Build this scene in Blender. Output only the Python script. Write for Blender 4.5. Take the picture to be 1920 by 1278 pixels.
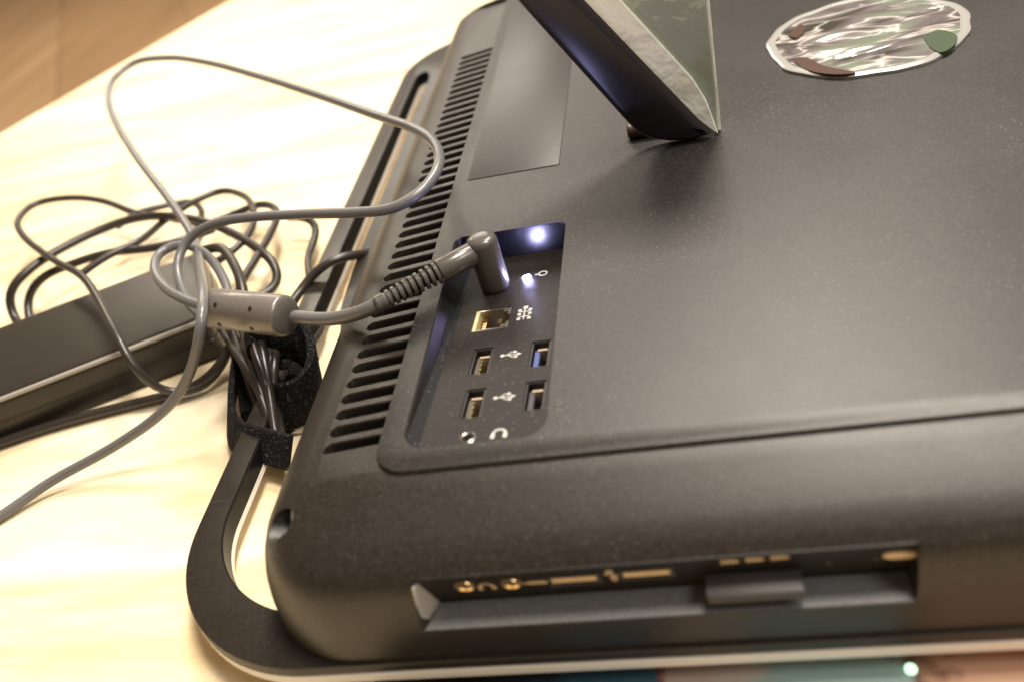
import bpy, bmesh, math, random
from mathutils import Vector, Matrix
random.seed(7)
scene = bpy.context.scene
for o in list(bpy.data.objects):
    bpy.data.objects.remove(o)

# ------------------------------------------------------------------ camera
cam_d = bpy.data.cameras.new("camera")
cam = bpy.data.objects.new("camera", cam_d)
scene.collection.objects.link(cam)
cam_d.sensor_width = 36.0
cam_d.lens = 32.666
cam_d.clip_start = 0.01
cam_d.clip_end = 100
_m = Matrix([[0.96583, 0.127655, 0.225559], [0.096298, 0.631237, -0.769589], [-0.240623, 0.765013, 0.597374]]).to_4x4()
_m.translation = (0.0, 0.0, 0.2275)
cam.matrix_world = _m
cam_d.dof.use_dof = True
cam_d.dof.focus_distance = 0.335
cam_d.dof.aperture_fstop = 8.0
scene.camera = cam

# ------------------------------------------------------------------ light
world = bpy.data.worlds.new("World")
scene.world = world
world.use_nodes = True
world.node_tree.nodes["Background"].inputs[0].default_value = (1.0, 0.74, 0.52, 1)
world.node_tree.nodes["Background"].inputs[1].default_value = 0.22

def area(name, loc, target, size, power, col, size_y=None):
    d = bpy.data.lights.new(name, 'AREA')
    d.energy = power
    d.color = col
    d.size = size
    if size_y:
        d.shape = 'RECTANGLE'
        d.size_y = size_y
    o = bpy.data.objects.new(name, d)
    scene.collection.objects.link(o)
    o.location = loc
    o.rotation_euler = (Vector(target) - Vector(loc)).to_track_quat('-Z', 'Y').to_euler()
    return o
area("ceiling_or_fill", (0.22, 1.45, 1.85), (-0.05, 0.35, 0), 0.50, 58, (1.0, 0.895, 0.78))
area("ceiling_or_fill", (0.38, 0.42, 1.75), (-0.1, 0.35, 0), 0.40, 38, (1.0, 0.895, 0.78))
area("wall_sheen_fill", (-0.75, 2.7, 1.15), (-0.1, 0.4, 0), 0.7, 9, (1.0, 0.90, 0.78))  # added unseen light for the label's sheen, in place of a bright wall
area("ceiling_or_fill", (1.0, -0.25, 1.35), (0.0, 0.3, 0), 0.5, 10, (1.0, 0.94, 0.86))  # added fill from the right, brightens the recess end and stand film
area("ceiling_or_fill", (-2.2, 3.6, 1.6), (-2.2, 3.3, -0.74), 0.8, 40, (1.0, 0.88, 0.70))  # added unseen light to brighten the far floor

scene.view_settings.view_transform = 'Standard'
scene.view_settings.look = 'None'
scene.view_settings.exposure = 0.12
scene.view_settings.gamma = 1.0

# ------------------------------------------------------------------ materials
def mat(name, col, rough=0.5, metal=0.0, spec=0.5, emit=None, strength=0, trans=0, coat=0):
    m = bpy.data.materials.new(name)
    m.use_nodes = True
    b = m.node_tree.nodes["Principled BSDF"]
    b.inputs["Base Color"].default_value = (*col, 1)
    b.inputs["Roughness"].default_value = rough
    b.inputs["Metallic"].default_value = metal
    b.inputs["Specular IOR Level"].default_value = spec
    b.inputs["Transmission Weight"].default_value = trans
    b.inputs["Coat Weight"].default_value = coat
    if emit:
        b.inputs["Emission Color"].default_value = (*emit, 1)
        b.inputs["Emission Strength"].default_value = strength
    return m
def nd(m, t, **kw):
    n = m.node_tree.nodes.new(t)
    for k, v in kw.items():
        setattr(n, k, v)
    return n
def lk(m, a, b):
    m.node_tree.links.new(a, b)
def coords(m, scale=(1, 1, 1), rot=(0, 0, 0)):
    # world position: one continuous pattern over every part
    g = nd(m, "ShaderNodeNewGeometry")
    mp = nd(m, "ShaderNodeMapping")
    mp.inputs["Scale"].default_value = scale
    mp.inputs["Rotation"].default_value = rot
    lk(m, g.outputs["Position"], mp.inputs["Vector"])
    return mp.outputs["Vector"]
def noise(m, vec, scale, detail=4, rough=0.6):
    n = nd(m, "ShaderNodeTexNoise")
    n.inputs["Scale"].default_value = scale
    n.inputs["Detail"].default_value = detail
    n.inputs["Roughness"].default_value = rough
    lk(m, vec, n.inputs["Vector"])
    return n
def ramp(m, fac, stops):
    r = nd(m, "ShaderNodeValToRGB")
    e = r.color_ramp.elements
    while len(e) < len(stops):
        e.new(0.5)
    for i, (p, c) in enumerate(stops):
        e[i].position = p
        e[i].color = (*c, 1) if len(c) == 3 else c
    lk(m, fac, r.inputs[0])
    return r.outputs[0]
def bump(m, h, strength, dist):
    b = nd(m, "ShaderNodeBump")
    b.inputs["Strength"].default_value = strength
    b.inputs["Distance"].default_value = dist
    lk(m, h, b.inputs["Height"])
    lk(m, b.outputs[0], m.node_tree.nodes["Principled BSDF"].inputs["Normal"])
def plastic(name, col, rough, dust=0.5, grain=0.25, spec=0.42, sp_=0.25):
    m = mat(name, col, rough, spec=spec)
    p = m.node_tree.nodes["Principled BSDF"]
    v = coords(m)
    # dust: sparse pale specks, in drifts
    vo = nd(m, "ShaderNodeTexVoronoi")
    vo.inputs["Scale"].default_value = 800
    vo.inputs["Randomness"].default_value = 1
    lk(m, v, vo.inputs["Vector"])
    sp = nd(m, "ShaderNodeMapRange")
    sp.inputs["From Min"].default_value = 0.19
    sp.inputs["From Max"].default_value = 0.05
    lk(m, vo.outputs["Distance"], sp.inputs["Value"])
    pick = nd(m, "ShaderNodeMath", operation='GREATER_THAN')
    sepc = nd(m, "ShaderNodeSeparateColor")
    lk(m, vo.outputs["Color"], sepc.inputs[0])
    lk(m, sepc.outputs[0], pick.inputs[0])
    pick.inputs[1].default_value = 0.55
    dr = noise(m, v, 14, 3)
    drr = ramp(m, dr.outputs["Fac"], [(0.36, (0.06, 0.06, 0.06)), (0.66, (1, 1, 1))])
    a = nd(m, "ShaderNodeMath", operation='MULTIPLY')
    lk(m, sp.outputs[0], a.inputs[0]); lk(m, pick.outputs[0], a.inputs[1])
    b2 = nd(m, "ShaderNodeMath", operation='MULTIPLY')
    lk(m, a.outputs[0], b2.inputs[0]); lk(m, drr, b2.inputs[1])
    c2 = nd(m, "ShaderNodeMath", operation='MULTIPLY')
    lk(m, b2.outputs[0], c2.inputs[0]); c2.inputs[1].default_value = dust
    mx = nd(m, "ShaderNodeMix", data_type='RGBA')
    lk(m, c2.outputs[0], mx.inputs["Factor"])
    n1 = noise(m, v, 900, 2)
    base = ramp(m, n1.outputs["Fac"], [(0.3, tuple(c * (1 - sp_) for c in col)), (0.7, tuple(c * (1 + sp_ * 1.4) for c in col))])
    lk(m, base, mx.inputs["A"])
    mx.inputs["B"].default_value = (0.42, 0.39, 0.35, 1)
    lk(m, mx.outputs["Result"], p.inputs["Base Color"])
    n2 = noise(m, v, 22, 4)
    rr = nd(m, "ShaderNodeMapRange")
    rr.inputs["To Min"].default_value = rough - 0.07
    rr.inputs["To Max"].default_value = rough + 0.09
    lk(m, n2.outputs["Fac"], rr.inputs["Value"])
    lk(m, rr.outputs[0], p.inputs["Roughness"])
    n3 = noise(m, v, 2600, 2)
    bump(m, n3.outputs["Fac"], grain, 0.0002)
    return m

M = {}
M['case'] = plastic('case_plastic', (0.017, 0.0138, 0.011), 0.36, 0.45, 0.4, sp_=0.38)
M['panel'] = plastic('panel_plastic', (0.0155, 0.0143, 0.0128), 0.38, 0.7, 0.35, sp_=0.4)
M['frame'] = plastic('frame_plastic', (0.017, 0.0138, 0.0108), 0.34, 0.2, 0.2)
M['port'] = plastic('port_plastic', (0.0105, 0.0085, 0.0072), 0.46, 0.6, 0.3, 0.22)
M['facet'] = plastic('facet_plastic', (0.009, 0.010, 0.011), 0.70, 0.9, 0.35, 0.15)
M['end_sheen'] = mat('recess_end_sheen', (0.42, 0.41, 0.39), 0.38, 0.4)  # bright reflection on the recess end, painted as pale satin
M['recess'] = plastic('recess_plastic', (0.13, 0.133, 0.138), 0.42, 0.15, 0.2, sp_=0.12)
M['gloss'] = mat('gloss_black', (0.006, 0.006, 0.008), 0.24)
M['lining'] = mat('lining_black', (0.006, 0.006, 0.007), 0.4, spec=0.15)
M['black'] = mat('vent_black', (0.006, 0.006, 0.006), 0.6)
M['trim'] = mat('pale_trim', (0.78, 0.75, 0.69), 0.3)
M['label'] = plastic('label_film', (0.026, 0.023, 0.0225), 0.37, 0.3, 0.1)
M['metal'] = mat('port_metal', (0.62, 0.58, 0.52), 0.28, 1.0)
M['gold'] = mat('jack_gold', (0.85, 0.58, 0.30), 0.25, 1.0)
M['bar'] = mat('port_bar', (0.36, 0.28, 0.20), 0.5)
M['brass'] = mat('port_brass', (0.40, 0.32, 0.12), 0.35, 0.8)
M['shell'] = mat('port_shell', (0.05, 0.047, 0.045), 0.35, 0.6)
M['contact'] = mat('port_contact', (0.05, 0.04, 0.022), 0.4)
M['tongue'] = mat('port_tongue', (0.72, 0.52, 0.30), 0.5)
M['tongue_dark'] = mat('port_tongue_dark', (0.02, 0.02, 0.024), 0.4)
M['tongue_blue'] = mat('port_tongue_blue', (0.03, 0.05, 0.20), 0.4)
M['rj'] = mat('network_jack', (0.42, 0.40, 0.20), 0.4)
M['print'] = mat('white_print', (0.46, 0.45, 0.43), 0.6)
M['print_tan'] = mat('tan_print', (0.50, 0.37, 0.23), 0.6)
M['led'] = mat('led_white', (0.9, 0.9, 1.0), 0.4, emit=(0.52, 0.51, 1.0), strength=1200)
M['card'] = mat('card_plastic', (0.035, 0.030, 0.030), 0.55)
M['leg'] = mat('stand_black', (0.010, 0.009, 0.012), 0.34)
M['nub'] = mat('hinge_brown', (0.06, 0.035, 0.02), 0.4)
M['ferrite'] = mat('ferrite_plastic', (0.17, 0.155, 0.14), 0.30, 0.35)
M['plug'] = mat('plug_plastic', (0.09, 0.082, 0.075), 0.24)
M['cord'] = mat('cord_rubber', (0.125, 0.125, 0.127), 0.30)
M['cord_dark'] = mat('cord_rubber_dark', (0.030, 0.025, 0.021), 0.34)
M['bead'] = mat('edge_highlight_grey', (0.30, 0.28, 0.25), 0.3)  # highlight along the adapter's top edge, put into colour
M['brick'] = plastic('brick_plastic', (0.020, 0.0165, 0.013), 0.30, 0.2, 0.3)

# velcro: fuzzy black
m = mat('velcro', (0.008, 0.008, 0.008), 0.95, spec=0.2)
v = coords(m)
n = noise(m, v, 900, 3)
c = ramp(m, n.outputs["Fac"], [(0.45, (0.005, 0.005, 0.005)), (0.62, (0.02, 0.02, 0.022)), (0.72, (0.12, 0.12, 0.125))])
lk(m, c, m.node_tree.nodes["Principled BSDF"].inputs["Base Color"])
bump(m, n.outputs["Fac"], 1.0, 0.0015)
M['velcro'] = m

# pale table wood
m = mat('table_wood', (0.7, 0.5, 0.3), 0.42)
v = coords(m, (1.0, 7.0, 1.0), (0, 0, math.radians(-14)))
n1 = noise(m, v, 3.0, 6, 0.62)
n1.inputs["Distortion"].default_value = 1.2
n2 = noise(m, v, 26, 5, 0.7)
mxn = nd(m, "ShaderNodeMath", operation='MULTIPLY_ADD')
lk(m, n2.outputs["Fac"], mxn.inputs[0]); mxn.inputs[1].default_value = 0.3
lk(m, n1.outputs["Fac"], mxn.inputs[2])
c = ramp(m, mxn.outputs[0], [(0.40, (0.58, 0.42, 0.20)), (0.58, (0.72, 0.575, 0.34)), (0.80, (0.82, 0.73, 0.54))])
lk(m, c, m.node_tree.nodes["Principled BSDF"].inputs["Base Color"])
bump(m, n2.outputs["Fac"], 0.08, 0.0006)
M['table'] = m

m = mat('floor_wood', (0.3, 0.2, 0.1), 0.5)
v = coords(m, (4.0, 0.5, 1.0), (0, 0, math.radians(-26)))
n1 = noise(m, v, 2.0, 6, 0.6)
oi = nd(m, "ShaderNodeObjectInfo")
ad = nd(m, "ShaderNodeMath", operation='MULTIPLY_ADD')
lk(m, oi.outputs["Random"], ad.inputs[0]); ad.inputs[1].default_value = 0.25
lk(m, n1.outputs["Fac"], ad.inputs[2])
c = ramp(m, ad.outputs[0], [(0.3, (0.40, 0.25, 0.13)), (0.6, (0.52, 0.33, 0.18)), (0.9, (0.66, 0.46, 0.27))])
lk(m, c, m.node_tree.nodes["Principled BSDF"].inputs["Base Color"])
M['floor'] = m

# crumpled film over a silvery badge, its glints and reflections painted as colour
m = mat('crumpled_film', (0.3, 0.3, 0.28), 0.2, 0.0, coat=0.7)
v = coords(m, (1, 2.4, 1), (0, 0, math.radians(9)))
n1 = noise(m, v, 15, 3, 0.5)
n1.inputs["Distortion"].default_value = 1.8
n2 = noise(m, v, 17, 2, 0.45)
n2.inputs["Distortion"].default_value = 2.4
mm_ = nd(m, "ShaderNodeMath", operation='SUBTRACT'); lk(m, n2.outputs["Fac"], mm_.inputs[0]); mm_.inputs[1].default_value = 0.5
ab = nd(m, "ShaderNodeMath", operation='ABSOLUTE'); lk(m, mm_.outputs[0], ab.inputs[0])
fold_glint = ramp(m, ab.outputs[0], [(0.0, (0.8, 0.8, 0.8)), (0.012, (0.35, 0.35, 0.35)), (0.04, (0, 0, 0))])
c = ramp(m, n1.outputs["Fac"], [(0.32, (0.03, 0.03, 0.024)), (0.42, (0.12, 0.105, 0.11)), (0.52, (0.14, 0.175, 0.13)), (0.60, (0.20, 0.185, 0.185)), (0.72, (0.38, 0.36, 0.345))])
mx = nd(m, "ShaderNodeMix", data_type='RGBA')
lk(m, fold_glint, mx.inputs["Factor"]); lk(m, c, mx.inputs["A"]); mx.inputs["B"].default_value = (0.66, 0.63, 0.60, 1)
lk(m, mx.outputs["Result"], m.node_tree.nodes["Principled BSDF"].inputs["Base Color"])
bump(m, n1.outputs["Fac"], 0.7, 0.004)
M['film'] = m
M['film_rim'] = mat('film_rim', (0.36, 0.36, 0.34), 0.22, 0.3)
M['badge_brown'] = mat('badge_brown', (0.05, 0.022, 0.012), 0.35)
M['badge_green'] = mat('badge_green', (0.035, 0.06, 0.028), 0.35)

m = mat('clear_pane', (0.40, 0.45, 0.39), 0.07, trans=0.12, coat=0.5)
v = coords(m)
n1 = noise(m, v, 60, 3)
bump(m, n1.outputs["Fac"], 0.4, 0.002)
M['pane'] = m
m = mat('film_edge', (0.76, 0.78, 0.70), 0.2, coat=0.4)
v = coords(m)
n1 = noise(m, v, 90, 3)
bump(m, n1.outputs["Fac"], 0.6, 0.002)
M['edge'] = m

m = mat('stand_in_colours', (0.4, 0.4, 0.4), 0.35)  # blurred colours for the invented sheet
v = coords(m)
n1 = noise(m, v, 60, 3)
sx = nd(m, "ShaderNodeSeparateXYZ"); lk(m, v, sx.inputs[0])
ma = nd(m, "ShaderNodeMath", operation='MULTIPLY_ADD'); lk(m, n1.outputs["Fac"], ma.inputs[0]); ma.inputs[1].default_value = 0.035; lk(m, sx.outputs[0], ma.inputs[2])
mr = nd(m, "ShaderNodeMapRange"); mr.inputs["From Min"].default_value = -0.095; mr.inputs["From Max"].default_value = 0.127; lk(m, ma.outputs[0], mr.inputs["Value"])
c = ramp(m, mr.outputs[0], [(0.0, (0.02, 0.02, 0.022)), (0.22, (0.025, 0.03, 0.035)), (0.27, (0.04, 0.10, 0.15)), (0.36, (0.05, 0.12, 0.17)), (0.375, (0.24, 0.10, 0.08)), (0.39, (0.44, 0.34, 0.27)), (0.46, (0.48, 0.42, 0.37)), (0.49, (0.30, 0.42, 0.40)), (0.64, (0.32, 0.45, 0.43)), (0.67, (0.16, 0.07, 0.05)), (0.70, (0.60, 0.36, 0.24))])
lk(m, c, m.node_tree.nodes["Principled BSDF"].inputs["Base Color"])
M['sheet'] = m
M['pr_green'] = mat('green_lamp', (0.6, 1, 0.7), 0.3, emit=(0.55, 1.0, 0.65), strength=1.5)

# ------------------------------------------------------------------ builders (units: millimetres)
WP = {}
def link(o, parent, w):
    scene.collection.objects.link(o)
    WP[o.name] = Vector(w)
    if parent:
        o.parent = parent
        o.location = Vector(w) - WP[parent.name]
    else:
        o.location = w
    return o
def empty(name, loc_mm, parent=None):
    o = bpy.data.objects.new(name, None)
    o.empty_display_size = 0.02
    return link(o, parent, Vector(loc_mm) * 0.001)
def tag(o, label=None, cat=None, group=None, kind=None):
    if label: o["label"] = label
    if cat: o["category"] = cat
    if group: o["group"] = group
    if kind: o["kind"] = kind
    return o
class MB:
    def __init__(s):
        s.v = []; s.f = []; s.mi = []
    def add(s, v, f, mi=0):
        k = len(s.v)
        s.v += [tuple(p) for p in v]
        s.f += [tuple(i + k for i in q) for q in f]
        s.mi += [mi] * len(f)
        return s
    def build(s, name, mats, parent=None, smooth=40, normals=True):
        if not isinstance(mats, (list, tuple)):
            mats = [mats]
        lo = Vector([min(p[i] for p in s.v) for i in range(3)])
        hi = Vector([max(p[i] for p in s.v) for i in range(3)])
        c = (lo + hi) / 2
        me = bpy.data.meshes.new(name)
        me.from_pydata([((Vector(p) - c) * 0.001) for p in s.v], [], s.f)
        for mm in mats:
            me.materials.append(M[mm] if isinstance(mm, str) else mm)
        me.polygons.foreach_set("material_index", s.mi)
        if normals:
            bm = bmesh.new(); bm.from_mesh(me)
            bmesh.ops.recalc_face_normals(bm, faces=bm.faces)
            bm.to_mesh(me); bm.free()
        finish(me, smooth)
        o = bpy.data.objects.new(name, me)
        return link(o, parent, c * 0.001)
def finish(me, smooth):
    if smooth:
        me.polygons.foreach_set("use_smooth", [True] * len(me.polygons))
        me.set_sharp_from_angle(angle=math.radians(smooth))
    me.update()
def rrect(x0, y0, x1, y1, r, n=14, rs=None):
    """rounded rectangle, corner order: bottom-left, bottom-right, top-right, top-left"""
    rs = rs or [r] * 4
    out = []
    for (cx, cy, a0, rr) in ((x0 + rs[0], y0 + rs[0], 180, rs[0]), (x1 - rs[1], y0 + rs[1], 270, rs[1]),
                             (x1 - rs[2], y1 - rs[2], 0, rs[2]), (x0 + rs[3], y1 - rs[3], 90, rs[3])):
        for i in range(n + 1):
            a = math.radians(a0 + 90 * i / n)
            out.append((cx + rr * math.cos(a), cy + rr * math.sin(a)))
    return out
def loft(mb, rings, cap0=True, cap1=True, mi=0):
    n = len(rings[0]); v = []; f = []
    for r in rings: v += r
    for k in range(len(rings) - 1):
        for i in range(n):
            j = (i + 1) % n
            f.append((k * n + i, k * n + j, (k + 1) * n + j, (k + 1) * n + i))
    if cap0: f.append(tuple(range(n - 1, -1, -1)))
    if cap1: f.append(tuple((len(rings) - 1) * n + i for i in range(n)))
    mb.add(v, f, mi); return mb
def box(mb, x0, x1, y0, y1, z0, z1, mi=0):
    v = [(x0,y0,z0),(x1,y0,z0),(x1,y1,z0),(x0,y1,z0),(x0,y0,z1),(x1,y0,z1),(x1,y1,z1),(x0,y1,z1)]
    return mb.add(v, [(3,2,1,0),(4,5,6,7),(0,1,5,4),(1,2,6,5),(2,3,7,6),(3,0,4,7)], mi)
def spline(pts, step=3.0):
    P = [Vector(p) for p in pts]
    P = [P[0] * 2 - P[1]] + P + [P[-1] * 2 - P[-2]]
    out = []
    for i in range(1, len(P) - 2):
        a, b, c, d = P[i-1:i+3]
        # centripetal Catmull-Rom
        t0 = 0; t1 = t0 + max((b-a).length, 1e-3) ** .5; t2 = t1 + max((c-b).length, 1e-3) ** .5; t3 = t2 + max((d-c).length, 1e-3) ** .5
        n = max(2, int((c - b).length / step))
        for k in range(n):
            t = t1 + (t2 - t1) * k / n
            A1 = a*((t1-t)/(t1-t0)) + b*((t-t0)/(t1-t0)); A2 = b*((t2-t)/(t2-t1)) + c*((t-t1)/(t2-t1)); A3 = c*((t3-t)/(t3-t2)) + d*((t-t2)/(t3-t2))
            B1 = A1*((t2-t)/(t2-t0)) + A2*((t-t0)/(t2-t0)); B2 = A2*((t3-t)/(t3-t1)) + A3*((t-t1)/(t3-t1))
            out.append(B1*((t2-t)/(t2-t1)) + B2*((t-t1)/(t2-t1)))
    out.append(P[-2])
    return out
def sm(P, it=2):
    for _ in range(it):
        P = [P[0]] + [(P[i-1] + P[i] * 2 + P[i+1]) / 4 for i in range(1, len(P) - 1)] + [P[-1]]
    return P
def tube(mb, pts, r, seg=12, mi=0, smooth_it=6, raw=False, floor=True):
    P = [Vector(p) for p in pts] if raw else sm(spline(pts), smooth_it)
    rad = r if callable(r) else (lambda i, n: r)
    N = len(P)
    if floor:
        P = [Vector((p.x, p.y, max(p.z, rad(i, N) + 0.2))) for i, p in enumerate(P)]
    T = [(P[min(i+1, N-1)] - P[max(i-1, 0)]).normalized() for i in range(N)]
    u = T[0].orthogonal().normalized()
    rings = []
    for i in range(N):
        u = (u - T[i] * u.dot(T[i])).normalized()
        w = T[i].cross(u)
        rr = rad(i, N)
        rings.append([tuple(P[i] + (u * math.cos(2*math.pi*k/seg) + w * math.sin(2*math.pi*k/seg)) * rr) for k in range(seg)])
    return loft(mb, rings, mi=mi)
def lathe(mb, o, axis, prof, seg=32, mi=0):
    o = Vector(o); ax = Vector(axis).normalized(); u = ax.orthogonal().normalized(); w = ax.cross(u)
    rings = [[tuple(o + ax * h + (u * math.cos(2*math.pi*k/seg) + w * math.sin(2*math.pi*k/seg)) * max(r, 0.01)) for k in range(seg)] for r, h in prof]
    return loft(mb, rings, mi=mi)
def ribbon(mb, pts, width, th, mi=0, step=2.0):
    """strap swept along pts; width: Vector function of (0..1)"""
    P = sm(spline(pts, step), 5); N = len(P); rings = []
    for i, p in enumerate(P):
        t = (P[min(i+1, N-1)] - P[max(i-1, 0)]).normalized()
        w = Vector(width(i / (N - 1)))
        nrm = t.cross(w).normalized()
        h = w / 2
        a = nrm * th / 2
        rings.append([tuple(p - h - a*.3), tuple(p - h*.9 - a), tuple(p + h*.9 - a), tuple(p + h - a*.3), tuple(p + h + a*.3), tuple(p + h*.9 + a), tuple(p - h*.9 + a), tuple(p - h + a*.3)])
    return loft(mb, rings, mi=mi)
def prism(mb, poly, mapf, h0, h1, mi=0):
    n = len(poly)
    return loft(mb, [[mapf(a, b, h0) for a, b in poly], [mapf(a, b, h1) for a, b in poly]], mi=mi)
def cut(o, cutters, smooth=35):
    for mb in cutters:
        c = mb.build('cutter', 'case', smooth=0)
        md = o.modifiers.new('b', 'BOOLEAN'); md.object = c; md.operation = 'DIFFERENCE'; md.solver = 'EXACT'
        bpy.context.view_layer.update()
        dg = bpy.context.evaluated_depsgraph_get()
        me = bpy.data.meshes.new_from_object(o.evaluated_get(dg))
        o.modifiers.clear()
        old = o.data; o.data = me; bpy.data.meshes.remove(old)
        cm = c.data; bpy.data.objects.remove(c); bpy.data.meshes.remove(cm)
    mats = [mm for mm in o.data.materials]
    finish(o.data, smooth)

# ------------------------------------------------------------------ setting
d = Vector((123, 244, 0)).normalized(); nn = Vector((d.y, -d.x, 0))
e0 = Vector((-564.4, 663.6, 0))
A = e0 - d * 1300; B = e0 + d * 1500
q = [A, B, B + nn * 2300, A + nn * 2300]
mb = MB()
ins = [A + nn * 2, B + nn * 2, B + nn * 2300, A + nn * 2300]
loft(mb, [[(p.x, p.y, -32) for p in q], [(p.x, p.y, -2) for p in q], [(p.x, p.y, 0) for p in ins]])
tag(mb.build('table_top', 'table', smooth=0), kind='structure')

fl = empty('floor', (-2500, 3500, -740)); tag(fl, kind='structure')
fd = Vector((-3129.5 + 2310.5, 4615.1 - 3091.5, 0)).normalized(); fn = Vector((fd.y, -fd.x, 0))
f0 = Vector((-2310.5, 3091.5, 0))
for i in range(-9, 12):
    p = f0 + fn * (i * 560 + 2); p2 = f0 + fn * (i * 560 + 558)
    cs = [p - fd * 4500, p + fd * 5500, p2 + fd * 5500, p2 - fd * 4500]
    mb = MB(); loft(mb, [[(c.x, c.y, -762) for c in cs], [(c.x, c.y, -740) for c in cs]])
    mb.build('plank', 'floor', fl, smooth=0)

# ------------------------------------------------------------------ computer
PC = empty('all_in_one_computer', (140, 350, 0))
tag(PC, 'dark brown-black all-in-one computer lying face down on pale wooden table', 'computer')
X1, Y1 = 440, 580
# front frame plate with a long grip slot down its left side, pale front layer beneath
def frame_rings(z0, z1, inset, bev):
    def o(i, z):
        pts = rrect(-183 + i, 136.8 + i, X1 + 33 - i, Y1 + 38 - i, 56 - i, 22)
        return [(x + (0.9 if (x < -150 and y > 205) else 0), y, z) for x, y in pts]
    return [o(inset + bev, z0), o(inset, z0 + bev), o(inset, z1 - bev), o(inset + bev * .3, z1 - bev * .3), o(inset + bev, z1)]
def slot_outline(g):
    arc = [(-128.5 - (45 - g) * math.cos(a), 200 - (45 - g) * math.sin(a)) for a in [math.pi / 2 * k / 22 for k in range(23)]]
    right = [(-122 - g, 155 + g), (-122 - g, 225), (-125 - g, 243), (-133 - g, 258), (-145 - g, 273), (-155 - g, 290), (-160.5 - g, 312), (-162 - g, 340), (-162 - g, 556)]
    top = [(-164 - g, 562 - g), (-167, 565 - g), (-170, 563 - g), (-172.4 + g, 558)]
    return arc + right + top
def slot(z0, z1, g=0.0, top=None):
    r = []
    for i, z in ((0, z0), (0, z1)):
        r.append([(x, y, z) for x, y in slot_outline(g)])
    mb = MB(); loft(mb, r); return mb
mb = MB(); loft(mb, frame_rings(12.0, 16, 0, 0.9)); fr = mb.build('frame', 'frame', PC)
cut(fr, [slot(0, 30)], 40)
mb = MB(); loft(mb, frame_rings(8.0, 11.9, -0.2, 0.5)); tr = mb.build('front_trim', 'trim', PC)
cut(tr, [slot(0, 30, -0.4)], 40)
# gloss lining of the slot's outer wall
lin = []
po = slot_outline(0); pi_ = slot_outline(.5)
mb = MB()
n = len(po)
vv = [(x, y, 8.6) for x, y in po] + [(x, y, 15.2) for x, y in po] + [(x, y, 8.6) for x, y in pi_] + [(x, y, 15.2) for x, y in pi_]
ff = []
for i in range(n):
    j = (i + 1) % n
    ff += [(i, j, n + j, n + i), (2*n + i, 3*n + i, 3*n + j, 2*n + j), (n + i, n + j, 3*n + j, 3*n + i), (i, 2*n + i, 2*n + j, j)]
mb.add(vv, ff).build('slot_lining', 'lining', PC)
mb = MB(); mb.add([(x, y, 6.2 if z < 9 else 8.5) for x, y, z in vv], ff).build('slot_trim', 'trim', PC)
mb = MB(); box(mb, -182.3, -173.7, 203.6, 204.4, 10, 16.06); mb.build('frame_joint', 'black', PC, smooth=0)
# rubber feet under the front
for (x, y) in ((-100, 190), (400, 190), (-120, 590), (420, 590)):
    mb = MB(); lathe(mb, (x, y, 0), (0, 0, 1), [(4, 0), (5, .5), (5, 9.6)], 16); mb.build('foot', 'black', PC)

# tub-shaped body
prof = [(-149, 138.0, 32, 15.6), (-147.6, 137.9, 32, 21), (-145.6, 137.8, 31, 28), (-143.5, 138.4, 30.5, 34), (-141, 139.6, 30, 39.5), (-138, 141.2, 29, 44.2),
        (-134.4, 145.2, 28, 48), (-130, 151.2, 27, 51), (-124.5, 156.8, 25, 53.3), (-117.5, 162.6, 23, 55.6), (-109, 166.5, 20, 57.0), (-97, 178, 15, 57.4)]
rings = []
for x0, y0, r, z in prof:
    x0 += 3.0 * min(1, max(0, (50 - z) / 25)) + (2 if z < 54 else 0)
    dx = x0 + 149; dy = y0 - 138.0
    rings.append([(x, y, z) for x, y in rrect(x0, y0, X1 - dx, Y1 - dy, r, 18)])
mb = MB(); loft(mb, rings)
body = mb.build('body', 'case', PC)
# cutters: sloping vent facet, vent trough, port pocket, side recess, screw hole
wedge = MB(); wv = []
for y in (170, 545):
    wv += [(-97.5, y, 55.75), (-97.5, y, 70), (-135, y, 70), (-135, y, 51.9)]
wedge.add(wv, [(0,1,2,3),(7,6,5,4),(0,4,5,1),(1,5,6,2),(2,6,7,3),(3,7,4,0)])
NS = 41; S0 = 184.2; PITCH = 7.2
trough = MB(); box(trough, -118.6, -99.2, S0 - 1.9, S0 + (NS - 1) * PITCH + 1.9, 45, 70)
hole_r = [8, 7, 3.5, 3.5]
pocket = MB(); loft(pocket, [[(x, y, z) for x, y in rrect(-91.8, 175.4, -50.4, 282.6, 5, 10, hole_r)] for z in (41, 75)])
rec = MB()
pr = [(141.6 - 4.4/16.5*14, 60), (146, 29.5), (137.5, 28.4), (110, 28.4), (110, 60)]
lx = [-88.5, -84.5, -88.5, -91.5, -91.5]; rx = [36.9, 34.2, 34.6, 36.5, 38.5]
lx = [-88.5, -84.0, -87.5, -92, -94]
rv = [(lx[i], *pr[i]) for i in range(5)] + [(rx[i], *pr[i]) for i in range(5)]
rec.add(rv, [(4,3,2,1,0),(5,6,7,8,9)] + [(i, (i+1)%5, 5+(i+1)%5, 5+i) for i in range(5)])
screw = MB(); lathe(screw, (-127.0, 162, 47.6), (-0.85, -0.3, 0.42), [(4.7, -9), (4.7, 14)], 24)
cut(body, [wedge, trough, pocket, rec, screw])
def facet_z(x): return 55.75 - (-97.5 - x) * (55.75 - 51.9) / 37.5
mb = MB(); lathe(mb, (-127.0, 162, 47.6), (-0.85, -0.3, 0.42), [(4.6, -8.9), (4.6, -1.6), (2.4, -1.4), (2.2, -2.8), (.02, -2.8)], 24); mb.build('screw', 'black', PC)
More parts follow.
